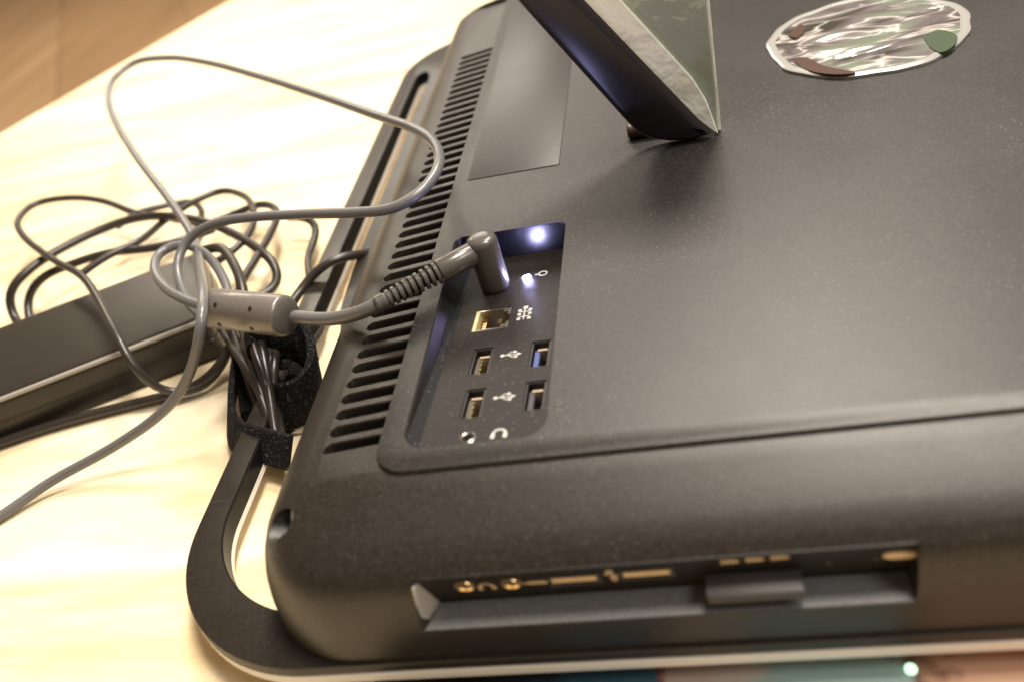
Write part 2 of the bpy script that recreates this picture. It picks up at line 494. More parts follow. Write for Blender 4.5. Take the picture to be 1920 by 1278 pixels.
# ventilation grille
vent = MB(); box(vent, -118.5, -99.3, S0 - 1.8, S0 + (NS - 1) * PITCH + 1.8, 44.9, 46)
vent = vent.build('vent_grille', 'black', PC, smooth=0)
def slat_mesh():
    mb = MB(); hw = 1.55; rr = []
    for x, w, in ((-119.2, hw + 1.4), (-118.5, hw + 1.25), (-118.0, hw + .75), (-117.5, hw + .35), (-116.8, hw), (-98.7, hw)):
        zt = facet_z(x) + 0.02
        rr.append([(x, -w, zt - 7), (x, -w, zt - 0.45), (x, -w + .4, zt), (x, w - .4, zt), (x, w, zt - 0.45), (x, w, zt - 7)])
    return loft(mb, rr)
sl = None
for i in range(NS - 1):
    y = S0 + (i + 0.5) * PITCH
    if sl is None:
        sl = slat_mesh().build('slat', 'case', vent); base = WP[sl.name].copy()
        sl.location.y += y * .001; WP[sl.name].y = y * .001
    else:
        o = sl.copy(); scene.collection.objects.link(o); o.parent = vent
        o.location = (sl.location.x, (y * .001 - WP[vent.name].y), sl.location.z)

# raised back panel
def plate(x0, y0, x1, y1, r, z0, z1, b, rs=None):
    rs0 = rs or [r] * 4
    def o(i, z): return [(x, y, z) for x, y in rrect(x0 + i, y0 + i, x1 - i, y1 - i, r - i, 14, [max(q - i, .2) for q in rs0])]
    mb = MB()
    return loft(mb, [o(b * .8, z0), o(0, z0 + b * .6), o(0, z1 - b), o(b * .3, z1 - b * .3), o(b, z1)])
panel = plate(-99, 167.6, X1 - 52, Y1 - 32, 10, 56.6, 58.5, 0.55).build('back_panel', 'panel', PC)
pocket2 = MB(); loft(pocket2, [[(x, y, z) for x, y in rrect(-91.8, 175.4, -50.4, 282.6, 5, 10, hole_r)] for z in (41, 75)])
cut(panel, [pocket2])
plate(-93.2, 325, -55.4, 520, 1.5, 58.45, 58.75, .1).build('cover_label', 'label', panel)

# port panel sunk in the pocket, its floor dropping towards the far end
def fz(y): return 57.5 - (y - 176) * 0.0891
mb = MB(); cs = []
for y in (174.9, 283.1):
    zf = fz(y)
    cs.append([(-92.3, y, 40.5), (-92.3, y, max(58.0, zf)), (-91.4, y, max(57.9, zf)), (-87, y, zf), (-49.9, y, zf), (-49.9, y, 40.5)])
loft(mb, cs)
pp = mb.build('port_panel', 'port', PC, smooth=0)
def fp(x, y, h): return (x, y + h * 0.0887, fz(y) + h)
def rect(cx, cy, w, h, a=0):
    c, s = math.cos(a), math.sin(a)
    return [(cx + x * c - y * s, cy + x * s + y * c) for x, y in ((-w/2, -h/2), (w/2, -h/2), (w/2, h/2), (-w/2, h/2))]
def disc(cx, cy, r, n=20): return [(cx + r * math.cos(2*math.pi*k/n), cy + r * math.sin(2*math.pi*k/n)) for k in range(n)]
USB = [(-74.63, 215.77), (-73.84, 194.6), (-56.02, 215.74), (-55.6, 194.97)]
RJ = (-74.53, 239.35)
JACK = (-72.89, 178.97)
LED = (-65.17, 263.36)
PLUG = (-75.93, 260.17)
cs = []
for x, y in USB:
    c_ = MB(); prism(c_, rect(x, y, 6.2, 13.6), fp, -9, 3); cs.append(c_)
c_ = MB(); prism(c_, rect(RJ[0], RJ[1], 12.2, 12.6), fp, -9, 3); cs.append(c_)
c_ = MB(); prism(c_, disc(*JACK, 2.4), fp, -8, 3); cs.append(c_)
cut(pp, cs, 0)
# dust-grey sloping cheek on the left of the pocket
mb = MB()
mb.add([fp(-91.6, 176, .2)[:2] + (58.1,), (-86.9, 176, fz(176) + .06), (-86.9, 282.4, fz(282.4) + .06), (-91.6, 282.4, 58.1), (-91.6, 176, fz(176) - 2), (-86.9, 176, fz(176) - 2), (-86.9, 282.4, fz(282.4) - 2), (-91.6, 282.4, fz(282.4) - 2)],
       [(0,1,2,3), (7,6,5,4), (0,4,5,1), (1,5,6,2), (2,6,7,3), (3,7,4,0)])
mb.build('sloping_cheek', 'facet', pp, smooth=0)
# glossy far wall
mb = MB(); loft(mb, [[(-91, 280.6, 46.5), (-50.9, 280.6, 46.5), (-50.9, 282.8, 46.5), (-91, 282.8, 46.5)], [(-91, 282.4, 58.2), (-50.9, 282.4, 58.2), (-50.9, 282.9, 58.2), (-91, 282.9, 58.2)]])
mb.build('far_wall', 'gloss', pp, smooth=0)
def usb_port(x, y, kind):
    mb = MB()
    w, h, t = 6.0, 13.4, 0.45
    for (cx, cy, a, b) in ((-w/2 + t/2, 0, t, h), (w/2 - t/2, 0, t, h), (0, -h/2 + t/2, w - 2*t - .02, t), (0, h/2 - t/2, w - 2*t - .02, t)):
        prism(mb, rect(x + cx, y + cy, a, b), fp, -8.5, -0.4, 0)
    prism(mb, rect(x, y, w - 1.1, h - 1.1), fp, -8.9, -8.3, 1)
    prism(mb, rect(x - 1.2, y - 1.2, 1.5, 9.0), fp, -8.2, -1.4, 2)
    for k in range(4):
        prism(mb, rect(x - 0.3, y - 4.6 + 2.3 * k, 0.22, 1.1), fp, -8, -1.5, 4)
    prism(mb, rect(x + .4, y + h/2 - 3.4, 3.2, .8), fp, -5, -1.0, 3)
    o = mb.build('usb_port', ['shell', 'black', kind, 'bar', 'brass' if kind == 'contact' else 'shell'], pp, smooth=0)
    return o
for (x, y), k in zip(USB, ('contact', 'contact', 'tongue_blue', 'tongue_dark')):
    usb_port(x, y, k)
mb = MB(); x, y = RJ
for (cx, cy, a, b, m_) in ((-5.4, 0, 1.3, 12.4, 1), (5.6, 4.0, 0.9, 4.2, 0), (5.6, -4.2, .9, 3.8, 0), (0, 5.8, 9.4, .6, 0), (0, -5.8, 9.4, .6, 0), (4.3, 4.6, 1.6, 1.6, 0), (4.3, -4.6, 1.6, 1.6, 0)):
    prism(mb, rect(x + cx, y + cy, a, b), fp, -8.8, -0.15, m_)
prism(mb, rect(x, y, 11.6, 12), fp, -8.95, -8.4, 2)
for k in range(8):
    prism(mb, rect(x - 3.6, y - 3.5 + k, 2.2, .45), fp, -7, -2.4 , 3)
prism(mb, rect(x + 2.6, y, 1.5, 2.6), fp, -8, -1.2, 3)
mb.build('network_port', ['metal', 'rj', 'tongue_dark', 'gold'], pp, smooth=0)
mb = MB(); x, y = JACK
rr = [[fp(*p, h) for p in disc(x, y, r)] for r, h in ((2.38, -7), (2.38, .1), (2.0, .35), (1.65, .1), (1.65, -7))]
loft(mb, rr, False, False); mb.build('audio_port', 'metal', pp)
mb = MB(); prism(mb, disc(*LED, 1.3), fp, -.5, 0.3); mb.build('status_light', 'led', pp, smooth=0)
# printed symbols
def stroke(mb, pts, w, z0=.03, z1=.1):
    for (a, b) in zip(pts[:-1], pts[1:]):
        L = math.hypot(b[0]-a[0], b[1]-a[1]); ang = math.atan2(b[1]-a[1], b[0]-a[0])
        prism(mb, rect((a[0]+b[0])/2, (a[1]+b[1])/2, L + w*.6, w, ang), fp, z0, z1)
        z0 += .004; z1 += .004
def shrink(mb, x, y, k):
    c = Vector(fp(x, y, 0)); ly = Vector((0, 1, -.0891)).normalized(); nz = Vector((0, .0887, .996))
    for i, p in enumerate(mb.v):
        q_ = Vector(p) - c; h = q_.dot(nz)
        mb.v[i] = tuple(c + (q_ - nz * h) * k + nz * h)
    return mb
def sym_usb(x, y):
    mb = MB()
    stroke(mb, [(x - 4, y), (x + 4, y)], .6)
    prism(mb, disc(x - 4.2, y, 1.1), fp, .03, .12)
    prism(mb, [(x + 3.6, y - 1.2), (x + 6, y), (x + 3.6, y + 1.2)], fp, .03, .13)
    stroke(mb, [(x - 2, y), (x + .2, y + 2.2), (x + 2, y + 2.2)], .5, .05, .14)
    stroke(mb, [(x - 1, y), (x + 1, y - 2.2), (x + 3, y - 2.2)], .5, .05, .145)
    prism(mb, disc(x + 2.2, y + 2.2, .95), fp, .03, .16); prism(mb, rect(x + 3.1, y - 2.2, 1.6, 1.6), fp, .03, .165)
    shrink(mb, x, y, .6).build('usb_symbol', 'print', pp, smooth=0)
sym_usb(*(-65.4, 216.92)); sym_usb(*(-64.69, 195.67))
x, y = (-63.35, 239.82)
mb = MB()
stroke(mb, [(x - .2, y - 4.6), (x - .2, y + 5)], .6)
for yy in (-2.4, 1.6):
    stroke(mb, [(x - 2.6, y + yy), (x + 2.4, y + yy)], .55, .05, .12)
prism(mb, rect(x, y + 5, 2.1, 2.1), fp, .03, .15)
for yy in (-4.2, -.3, 2.9):
    for s in (-2.5, 2.4):
        prism(mb, rect(x + s, y + yy, 1.6, 1.7), fp, .03, .155)
shrink(mb, x, y, .72).build('network_symbol', 'print', pp, smooth=0)
x, y = (-59.57, 264.71)
mb = MB()
rr = [[fp(x + 2 * math.cos(a) * r, y + 2 * math.sin(a) * r, h) for a in [2*math.pi*k/20 for k in range(20)]] for r, h in ((1.3, .03), (1.3, .12), (.85, .12), (.85, .03))]
loft(mb, rr, False, False)
stroke(mb, [(x - 4.0, y - .4), (x - 2.6, y - .2)], .8)
shrink(mb, x, y, .66).build('power_symbol', 'print', pp, smooth=0)
x, y = (-63.93, 179.33)
mb = MB()
arc = [(x + 2.6 * math.cos(math.radians(a)), y + 2.6 * math.sin(math.radians(a))) for a in range(-20, 201, 22)]
stroke(mb, arc, .9)
prism(mb, rect(x - 2.6, y - 1.4, 1.6, 2.8), fp, .03, .15); prism(mb, rect(x + 2.6, y - 1.4, 1.6, 2.8), fp, .03, .155)
shrink(mb, x, y, .68).build('headphone_symbol', 'print', pp, smooth=0)

# side recess: ports in its overhung wall
WE = Vector((0, 4.4, -16.5)) / 17.077; WN = Vector((0, -16.5, -4.4)).normalized()
def wp(x, t, h): 
    p = Vector((x, 141.6, 46)) + WE * t + WN * h
    return tuple(p)
side = MB(); 
prism(side, [(-84.2, 1.0), (35.4, 1.0), (35.4, 16.9), (-84.2, 16.9)], wp, -6, 0.15)
side = side.build('side_port_strip', 'port', PC, smooth=0)
mb = MB(); mb.add([(-83.6, 145.7, 29.75), (35.2, 145.7, 29.75), (36.2, 138.0, 28.75), (-86.9, 138.0, 28.75), (-83.6, 145.7, 29.0), (35.2, 145.7, 29.0), (36.2, 138.0, 28.0), (-86.9, 138.0, 28.0)], [(0,1,2,3),(7,6,5,4),(0,4,5,1),(1,5,6,2),(2,6,7,3),(3,7,4,0)])
mb.build('recess_floor', 'recess', PC, smooth=0)
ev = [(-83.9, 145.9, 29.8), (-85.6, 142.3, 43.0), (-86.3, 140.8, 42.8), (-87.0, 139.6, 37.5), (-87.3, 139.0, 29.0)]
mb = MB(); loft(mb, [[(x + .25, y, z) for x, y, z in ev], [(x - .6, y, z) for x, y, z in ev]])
mb.build('recess_end', 'end_sheen', PC, smooth=0)  # plate added to carry the painted reflection
JK = [(-73.75, 7.09), (-61.48, 7.52)]
SU = [(-45.22, 8.71), (-26.97, 8.24)]
OV = (32.28, 6.65)
cs = []
for x, t in JK:
    c_ = MB(); prism(c_, disc(x, t, 2.3), wp, -5, 2); cs.append(c_)
for x, t in SU:
    c_ = MB(); prism(c_, rect(x, t, 13.4, 5.6), wp, -5.5, 2); cs.append(c_)
CX0, CT = (-13.14, 12.19); CX1 = (9.76, 13.04)[0]
c_ = MB(); prism(c_, rect((CX0+CX1)/2, CT, CX1 - CX0 + 1.6, 3.8), wp, -5.5, 2); cs.append(c_)
cut(side, cs, 0)
for x, t in JK:
    mb = MB()
    rr = [[wp(*p, h) for p in disc(x, t, r, 24)] for r, h in ((2.28, -4.5), (2.9, .1), (2.8, .5), (2.2, .6), (1.6, .1), (1.6, -4.5))]
    loft(mb, rr, False, False); mb.build('audio_port', 'gold', side)
for x, t in SU:
    mb = MB(); w, h, th = 13.2, 5.4, .4
    for (cx, cy, a, b) in ((-w/2 + th/2, 0, th, h), (w/2 - th/2, 0, th, h), (0, -h/2 + th/2, w - 2*th - .02, th), (0, h/2 - th/2, w - 2*th - .02, th)):
        prism(mb, rect(x + cx, t + cy, a, b), wp, -5, .12, 0)
    prism(mb, rect(x, t - .9, 11.4, 2.4), wp, -4.6, .2, 1)
    prism(mb, rect(x, t, 12.2, 4.5), wp, -5.4, -4.7, 2)
    mb.build('usb_port', ['metal', 'tongue', 'black'], side, smooth=0)
mb = MB(); rr = [[wp(OV[0] + 2.6 * math.cos(a) * r + (1.6 if math.cos(a) > 0 else -1.6) * r, OV[1] + 1.5 * math.sin(a) * r, h) for a in [2*math.pi*k/28 for k in range(28)]] for r, h in ((1, -.5), (1, .4), (.85, .7))]
loft(mb, rr); mb.build('oval_button', 'tongue', side)
def wall_mark(name, polys, m_='print_tan'):
    mb = MB()
    for k, p in enumerate(polys): prism(mb, p, wp, .1, .22 + .006 * k)
    return mb.build(name, m_, side, smooth=0)
x, t = (-68.31, 8.09)
wall_mark('headphone_symbol', [rect(x + 1.7 * math.cos(math.radians(a)), t - 1.5 * math.sin(math.radians(a)), .9, .7, math.radians(90 - a)) for a in range(-10, 200, 22)] + [rect(x - 1.8, t + 1, 1.2, 1.8), rect(x + 1.8, t + 1, 1.2, 1.8)])
x, t = (-55.28, 7.93)
wall_mark('microphone_symbol', [rect(x + .5, t, 3.6, 1.8), disc(x + 2.3, t, .9), disc(x - 1.3, t, .9), rect(x - 2.6, t, 1.6, .7)])
x, t = (-35.49, 6.65)
wall_mark('usb_symbol', [rect(x, t, .6, 5.6, .15), disc(x + .4, t + 2.9, .8), rect(x - 1.0, t - 1.2, 1.3, 1.6, .15), rect(x + .8, t + .7, 1.1, 1.5, .15), [(x - 1.2, t - 2.3), (x - .4, t - 3.6), (x + .5, t - 2.4)]])
for px in ((-6.93, 3.64), (-1.07, 3.45), (4.7, 3.28)):
    wall_mark('card_symbol', [rect(px[0], px[1], 3.6, 1.8), rect(px[0] + 1.9, px[1] + .2, 1.2, 1.2)])
for px in ((15.94, 8.6), (26.85, 8.43)):
    wall_mark('small_mark', [disc(px[0], px[1], .45), rect(px[0] + .6, px[1] + .5, .9, .35, .6)], 'ferrite')

# stand: leaning leg, pale edge, clear web behind it
st = empty('stand', (-10, 325, 58.5), PC)
leg = [(-24.5, 66.5), (-20, 62.5), (-13, 59.8), (-5, 59.2), (2, 60.2), (4.2, 61.5), (2, 64.5), (-.5, 67.2), (-34.2, 120.5), (-82, 196), (-106, 196), (-98, 192), (-57, 125), (-28, 75.5)]
leg = [(-25.2, 68.5), (-22.5, 65), (-18, 62), (-11.5, 60), (-4, 59.2), (2.2, 60), (4.6, 61.2), (2.2, 64), (-.5, 67), (-34.2, 120.3), (-82, 196.5), (-103, 196.5), (-57, 125), (-27, 71.5)]
cxl = sum(p[0] for p in leg) / len(leg); 
def inset(poly, d_):
    n = len(poly); out = []
    for i in range(n):
        a, b, c = Vector(poly[i-1]), Vector(poly[i]), Vector(poly[(i+1) % n])
        e1 = (b - a).normalized(); e2 = (c - b).normalized()
        nv = (Vector((-e1.y, e1.x)) + Vector((-e2.y, e2.x)))
        nv = nv.normalized() * (d_ / max(.35, math.cos(nv.angle(Vector((-e1.y, e1.x))))))
        out.append(tuple(b + nv))
    return out
rr = [[(x, 323 + dy, z) for x, z in inset(leg, i)] for i, dy in ((3.2, 0.0), (1.6, .5), (.5, 1.8), (0, 4), (0, 6.0))]
mb = MB(); loft(mb, rr); mb.build('leg', 'leg', st, smooth=50)
pe_ = [(4.4, 60.6), (-.6, 66.6), (-34.4, 120.0), (-82, 196), (-72, 196), (-23.0, 118.5), (-.6, 82.2), (3.2, 73), (6.0, 59.3)]
rr = [[(x, 326 + dy + (x + .62 * z - 42) * .12, z) for x, z in inset(pe_, -i)] for i, dy in ((.25, 0), (0, .3), (0, 7.5), (.25, 8))]
mb = MB(); loft(mb, rr); mb.build('pale_edge', 'edge', st, smooth=30)
web = [(6.2, 58.9), (7.0, 90), (7.5, 112), (7.8, 150), (-47, 150), (-28, 120.5), (-3, 80.5), (3.6, 61.5)]
rr = [[(x, y, z) for x, z in inset(web, i)] for i, y in ((.3, 329.0), (0, 329.4), (0, 330.4), (.3, 330.8))]
web_o = MB(); loft(web_o, rr); web_o.build('clear_web', 'pane', st, smooth=30)
mb = MB(); pth = [(6.6, 329.8, 59.2), (7.3, 329.8, 90), (7.8, 329.8, 112), (8.1, 329.8, 150)]
tube(mb, pth, 0.8, 8); mb.build('web_rim', 'edge', st)
mb = MB(); lathe(mb, (-28, 337, 61.5), (1, 0, 0), [(2.4, 0), (3, .6), (3, 25.4), (2.4, 26)], 24)
mb.build('hinge', 'nub', st)

# round badge under crumpled clear film
cx, cy, R0 = 71, 391, 39.5
bd = MB()
def wob(a, r): return r * (1 + .012 * math.sin(5 * a + 1) + .010 * math.sin(9 * a) + .006 * math.sin(17 * a + 2))
rr = []
for r, z in ((1.0, 58.45), (1.0, 59.6), (.965, 60.3), (.93, 60.1), (.90, 59.8)):
    rr.append([(cx + wob(a, R0 * r) * math.cos(a), cy + wob(a, R0 * r) * math.sin(a), z) for a in [2*math.pi*k/96 for k in range(96)]])
loft(bd, rr, cap0=True, cap1=False)
badge = bd.build('round_badge', 'film_rim', PC)
mb = MB(); rr = []
random.seed(3)
ph = [random.uniform(0, 6.28) for _ in range(12)]
for k in range(28, -1, -1):
    q_ = k / 28 * 0.905
    ring = []
    for i in range(96):
        a = 2 * math.pi * i / 96
        x = q_ * math.cos(a); y = q_ * math.sin(a)
        h = 1.1 * (math.sin(9 * y + 2.2 * math.sin(2.3 * x + ph[0]) + ph[1]) * .5 + .35 * math.sin(17 * y + 3 * x + 1.5 * math.sin(4 * x + ph[2])) + .3 * math.sin(6 * x - 5 * y + ph[3]))
        h *= 1 - (q_ / .905) ** 6
        ring.append((cx + wob(a, R0) * x if 0 else cx + wob(a, R0 * q_) * math.cos(a), cy + wob(a, R0 * q_) * math.sin(a), 59.9 + max(h, -.9) * .9 + .4 * (1 - q_)))
    rr.append(ring)
loft(mb, rr, cap0=False, cap1=True); mb.build('crumpled_film', 'film', badge, smooth=80)
def blot(pts, name, m_):
    P = sm(spline([(x, y, 0) for x, y in pts] + [(pts[0][0], pts[0][1], 0)], 1.0), 3)[:-1]
    mb = MB(); loft(mb, [[(p.x, p.y, z) for p in P] for z in (59.5, 60.7)]); mb.build(name, m_, badge, smooth=40)
blot([p[:2] for p in [(41.5, 402.4, 61.5), (47.6, 411.4, 61.5), (49.4, 408.0, 61.5), (47.2, 400.5, 61.5), (43.9, 397.4, 61.5)]], 'bare_patch', 'badge_brown')
blot([p[:2] for p in [(39.9, 375.5, 61.5), (44.8, 375.8, 61.5), (50.4, 365.0, 61.5), (60.5, 353.5, 61.5), (53.8, 355.1, 61.5), (45.0, 362.4, 61.5)]], 'bare_patch', 'badge_brown')
blot([p[:2] for p in [(89.7, 378.7, 61.5), (96.2, 378.6, 61.5), (100.9, 370.4, 61.5), (97.5, 361.4, 61.5), (92.1, 357.4, 61.5), (89.9, 364.3, 61.5)]], 'bare_patch', 'badge_green')

# ------------------------------------------------------------------ memory card in the side slot
mb = MB(); b = .5
cz = 46 - (CT / 17.077) * 16.5
yy0, yy1 = 137.6, 147
def co(i, z): return [(x, y, z) for x, y in rrect(CX0 + i, yy0 + i, CX1 - i, yy1 - i, .7, 5)]
loft(mb, [co(.15, cz - 1.5), co(0, cz - 1.35), co(0, cz + 1.15), co(.15, cz + 1.3)])
card = mb.build('memory_card', 'card', None)
tag(card, 'small dark grey card sticking out of the slot in the computer side', 'memory card')

# ------------------------------------------------------------------ power adapter: housing, cord, ferrite bead, plug
dv = Vector((.913, .406, 0)).normalized(); nv = Vector((-dv.y, dv.x, 0))
FR = Vector((-222, 310, 0))
PA = empty('power_adapter', FR - dv * 80 + nv * 34)
tag(PA, 'dark power adapter brick whose grey cord plugs into the computer', 'power adapter')
def bk(a, b, z): p = FR - dv * a + nv * b; return (p.x, p.y, z)
def bo(i, z): return [bk(a, b, z) for a, b in rrect(i, i, 165 - i, 68 - i, 5, 6)]
mb = MB(); loft(mb, [bo(1.5, 0.3), bo(0, 2.0), bo(0, 10.3), bo(.3, 10.6), bo(.3, 11.2), bo(0, 11.5), bo(0, 18.2), bo(.3, 19.8), bo(1.1, 21.2), bo(2.4, 22.0), bo(4.0, 22.2)])
mb.build('housing', 'brick', PA)
mb = MB(); tube(mb, [bk(5, .9, 20.9), bk(80, .9, 20.9), bk(160, .9, 20.9)], 1.15, 10); mb.build('edge_highlight', 'bead', PA)  # pale strip added in place of the highlight on this edge
# plug standing in the power socket
px_, py_ = PLUG
mb = MB(); lathe(mb, (px_, py_, fz(py_)), (0, 0, 1), [(4.2, .05), (5.0, .6), (5.2, 2), (5.2, 19.0), (4.9, 20.2), (4.2, 20.9), (2.5, 21.2), (0.02, 21.3)], 40)
plug = mb.build('plug', 'plug', PA, smooth=50)
zt = fz(py_) + 16.5
pe = Vector([(-109.3, 240.4, 64.0)][0]); ps = Vector((px_, py_, zt))
dirv = (pe - ps).normalized(); L = (pe - ps).length
prf = [(3.2, 3), (4.1, 4.6), (4.1, L * .42), (3.9, L * .44)]
mb = MB(); lathe(mb, ps, dirv, prf, 28)
s0 = L * .44 - .2
lathe(mb, ps, dirv, [(2.5, s0), (2.2, L + 1)], 20, 1)
npit = 10; pit = (L - s0) / npit
for k in range(npit):
    g = 3.9 - 1.1 * k / npit; s = s0 + k * pit + (pit * .42 if k > 2 else pit * .3)
    lathe(mb, ps, dirv, [(g - .9, s - .05), (g - .15, s), (g, s + .2), (g, s + pit * .5), (g - .15, s + pit * .58), (g - .9, s + pit * .6)], 24, 0)
lathe(mb, ps, dirv, [(1.9, L - .4), (2.9, L), (2.9, L + 1.6), (2.4, L + 2.2)], 24, 0)
mb.build('strain_relief', ['plug', 'black'], plug, smooth=35)
FE = [(-156.5, 261.1, 50.0), (-191.9, 274.2, 50.0)]
f0_, f1_ = Vector(FE[0]), Vector(FE[1]); fax = (f1_ - f0_).normalized(); fl_ = (f1_ - f0_).length
mb = MB(); lathe(mb, f0_, fax, [(2.4, -.6), (6.2, -.4), (7.4, .2), (7.8, 1.0), (7.8, fl_ - 1.0), (7.4, fl_ - .2), (6.2, fl_ + .4), (2.4, fl_ + .6)], 40)
fer = mb.build('ferrite_bead', 'ferrite', PA, smooth=50)
up_ = Vector((0.1, -.55, .83)); up_ = (up_ - fax * up_.dot(fax)).normalized(); sd = fax.cross(up_)
for fr_, an in ((.28, 8), (.75, 8), (.30, 68), (.74, 68)):
    a = math.radians(an); nrm = up_ * math.cos(a) - sd * math.sin(a)
    if nrm.y > 0: nrm = up_ * math.cos(a) + sd * math.sin(a)
    mb = MB(); lathe(mb, f0_ + fax * fl_ * fr_ + nrm * 7.65, nrm, [(.9, 0), (.9, .32), (.5, .4)], 10); mb.build('mould_mark', 'black', fer, smooth=0)
for s_ in (-1, 1):
    pass
dc1 = [(-109.3, 240.4, 64.0), (-112.4, 239.5, 63.0), (-119.4, 241.7, 60.0), (-129.1, 246.2, 56.0), (-139.4, 251.7, 53.0), (-152.2, 259.8, 50.0)]
mb = MB(); tube(mb, [tuple(pe - dirv * 3)] + dc1, 2.5, 14); mb.build('dc_cord', 'cord', PA, smooth=60)
dc2 = [(-194.4, 275.1, 50.0), (-207.7, 284.0, 49.0), (-224.3, 298.7, 47.0), (-239.3, 317.9, 46.0), (-243.2, 332.8, 46.0), (-235.2, 337.2, 46.0), (-220.8, 329.2, 45.0), (-207.7, 314.4, 42.0), (-198.8, 297.7, 38.0), (-199.1, 284.0, 36.0), (-209.9, 289.2, 38.0), (-222.6, 305.5, 42.0), (-228.5, 319.9, 47.0), (-224.8, 329.2, 52.0), (-212.6, 329.9, 56.0), (-195.7, 324.2, 60.0), (-159.5, 309.1, 65.0), (-127.1, 294.5, 69.0), (-111.5, 289.5, 71.0), (-101.1, 296.7, 73.0), (-97.2, 311.6, 75.0), (-101.9, 327.5, 76.0), (-112.6, 343.2, 76.0), (-139.4, 374.2, 73.0), (-179.3, 419.5, 69.0), (-237.9, 482.5, 64.0), (-296.3, 539.9, 60.0), (-339.3, 574.2, 57.0), (-370.4, 586.0, 55.0), (-378.7, 570.5, 53.0), (-370.6, 541.8, 51.0), (-347.2, 501.4, 49.0), (-303.7, 440.4, 46.0), (-269.6, 396.8, 43.0), (-247.8, 367.9, 41.0), (-232.7, 345.7, 42.0), (-210.3, 306.9, 50.0), (-189.1, 269.6, 60.0), (-182.1, 250.1, 60.0), (-188.0, 248.2, 50.0), (-195.8, 247.0, 40.0), (-205.6, 245.7, 31.0), (-218.4, 244.3, 23.0), (-244.8, 241.4, 12.0), (-272.4, 234.2, 5.0), (-288.7, 220.6, 2.5), (-311.1, 201.3, 2.5)]
mb = MB(); tube(mb, dc2, 2.05, 12); mb.build('dc_cord', 'cord', PA, smooth=60)

# ------------------------------------------------------------------ coiled mains cord and its strap
PCD = empty('mains_cord', (-200, 340, 0))
tag(PCD, 'dark mains cord coiled in loose loops behind the adapter and strapped into a bundle', 'cable')
def cord(pts, r=2.0):
    mb = MB(); tube(mb, pts, r, 10); mb.build('cord_loop', 'cord_dark', PCD, smooth=60)
cord([(-338.9, 336.6, 6.0), (-360.8, 358.3, 10.0), (-361.3, 361.8, 18.0), (-355.1, 366.4, 24.0), (-346.4, 381.4, 26.0), (-329.9, 402.6, 25.0), (-310.3, 414.8, 24.0), (-289.3, 412.4, 24.0), (-263.5, 401.0, 24.0), (-244.8, 389.3, 23.0), (-221.9, 371.6, 20.0), (-208.2, 359.4, 15.0), (-204.5, 353.9, 9.0), (-209.3, 349.1, 6.0), (-214.8, 341.2, 8.0)], 2.3)
cord([(-352.1, 356.9, 6.0), (-357.2, 366.8, 10.0), (-353.0, 369.6, 16.0), (-341.2, 372.9, 22.0), (-327.0, 374.8, 24.0), (-309.3, 381.0, 24.0), (-276.8, 381.7, 22.0), (-267.4, 388.6, 20.0), (-257.2, 402.2, 16.0)], 2.2)
cord([(-276.5, 422.6, 10.0), (-294.6, 427.2, 14.0), (-316.1, 432.3, 18.0), (-344.4, 448.7, 22.0), (-369.9, 455.5, 25.0), (-390.5, 451.8, 27.0), (-387.7, 429.8, 29.0), (-368.0, 404.2, 31.0), (-324.7, 365.6, 33.0), (-296.0, 343.1, 34.0), (-272.0, 315.5, 34.0), (-249.7, 287.1, 32.0), (-242.1, 277.7, 22.0), (-239.8, 280.6, 8.0), (-231.8, 280.8, 4.0), (-221.3, 285.2, 4.0), (-216.0, 297.6, 6.0), (-210.6, 304.7, 14.0)], 1.9)
cord([(-329.7, 260.3, 3.0), (-315.8, 264.9, 3.0), (-310.0, 267.3, 3.0), (-296.1, 271.9, 3.0), (-269.8, 277.9, 3.0), (-243.2, 282.5, 3.0), (-228.0, 284.3, 4.0), (-215.6, 290.9, 8.0), (-207.7, 298.0, 16.0)], 2.2)
cord([(-314.5, 361.6, 24.0), (-302.9, 374.4, 26.0), (-291.6, 386.7, 24.0), (-290.8, 411.0, 20.0), (-285.7, 443.6, 14.0), (-274.9, 455.0, 12.0), (-253.6, 439.4, 14.0), (-237.3, 414.6, 18.0), (-227.5, 388.0, 20.0), (-229.6, 371.8, 20.0), (-241.7, 361.5, 18.0)], 1.9)
cord([(-320.7, 417.0, 20.0), (-316.7, 433.7, 18.0), (-305.5, 444.4, 14.0), (-293.1, 452.5, 10.0), (-283.6, 442.2, 8.0), (-279.1, 426.5, 8.0), (-273.1, 397.1, 12.0)], 1.9)
cord([(-270.5, 420.8, 10.0), (-256.4, 420.7, 12.0), (-240.9, 425.6, 14.0), (-227.6, 417.1, 16.0), (-218.6, 402.5, 18.0), (-216.8, 390.0, 18.0), (-216.8, 365.2, 18.0), (-218.0, 343.9, 18.0), (-215.2, 324.0, 18.0)], 2.0)
cord([(-215.2, 404.7, 14.0), (-204.8, 402.6, 14.0), (-198.5, 398.7, 12.0), (-195.9, 387.9, 10.0), (-197.1, 374.6, 8.0), (-190.3, 353.2, 8.0), (-180.9, 333.6, 6.0), (-173.5, 314.4, 6.0), (-172.9, 294.6, 10.0)], 2.0)
cord([(-152.4, 366.4, 8.0), (-157.7, 359.6, 12.0), (-160.7, 349.4, 18.0), (-166.1, 343.2, 22.0), (-172.0, 339.0, 23.0), (-178.8, 338.2, 20.0), (-184.2, 332.9, 16.0), (-188.1, 326.3, 14.0), (-189.0, 311.5, 14.0)], 2.2)
cord([(-243.2, 363.3, 26.0), (-232.7, 361.2, 28.0), (-219.3, 344.9, 28.0), (-209.8, 328.3, 26.0), (-203.8, 310.9, 20.0)], 2.4)
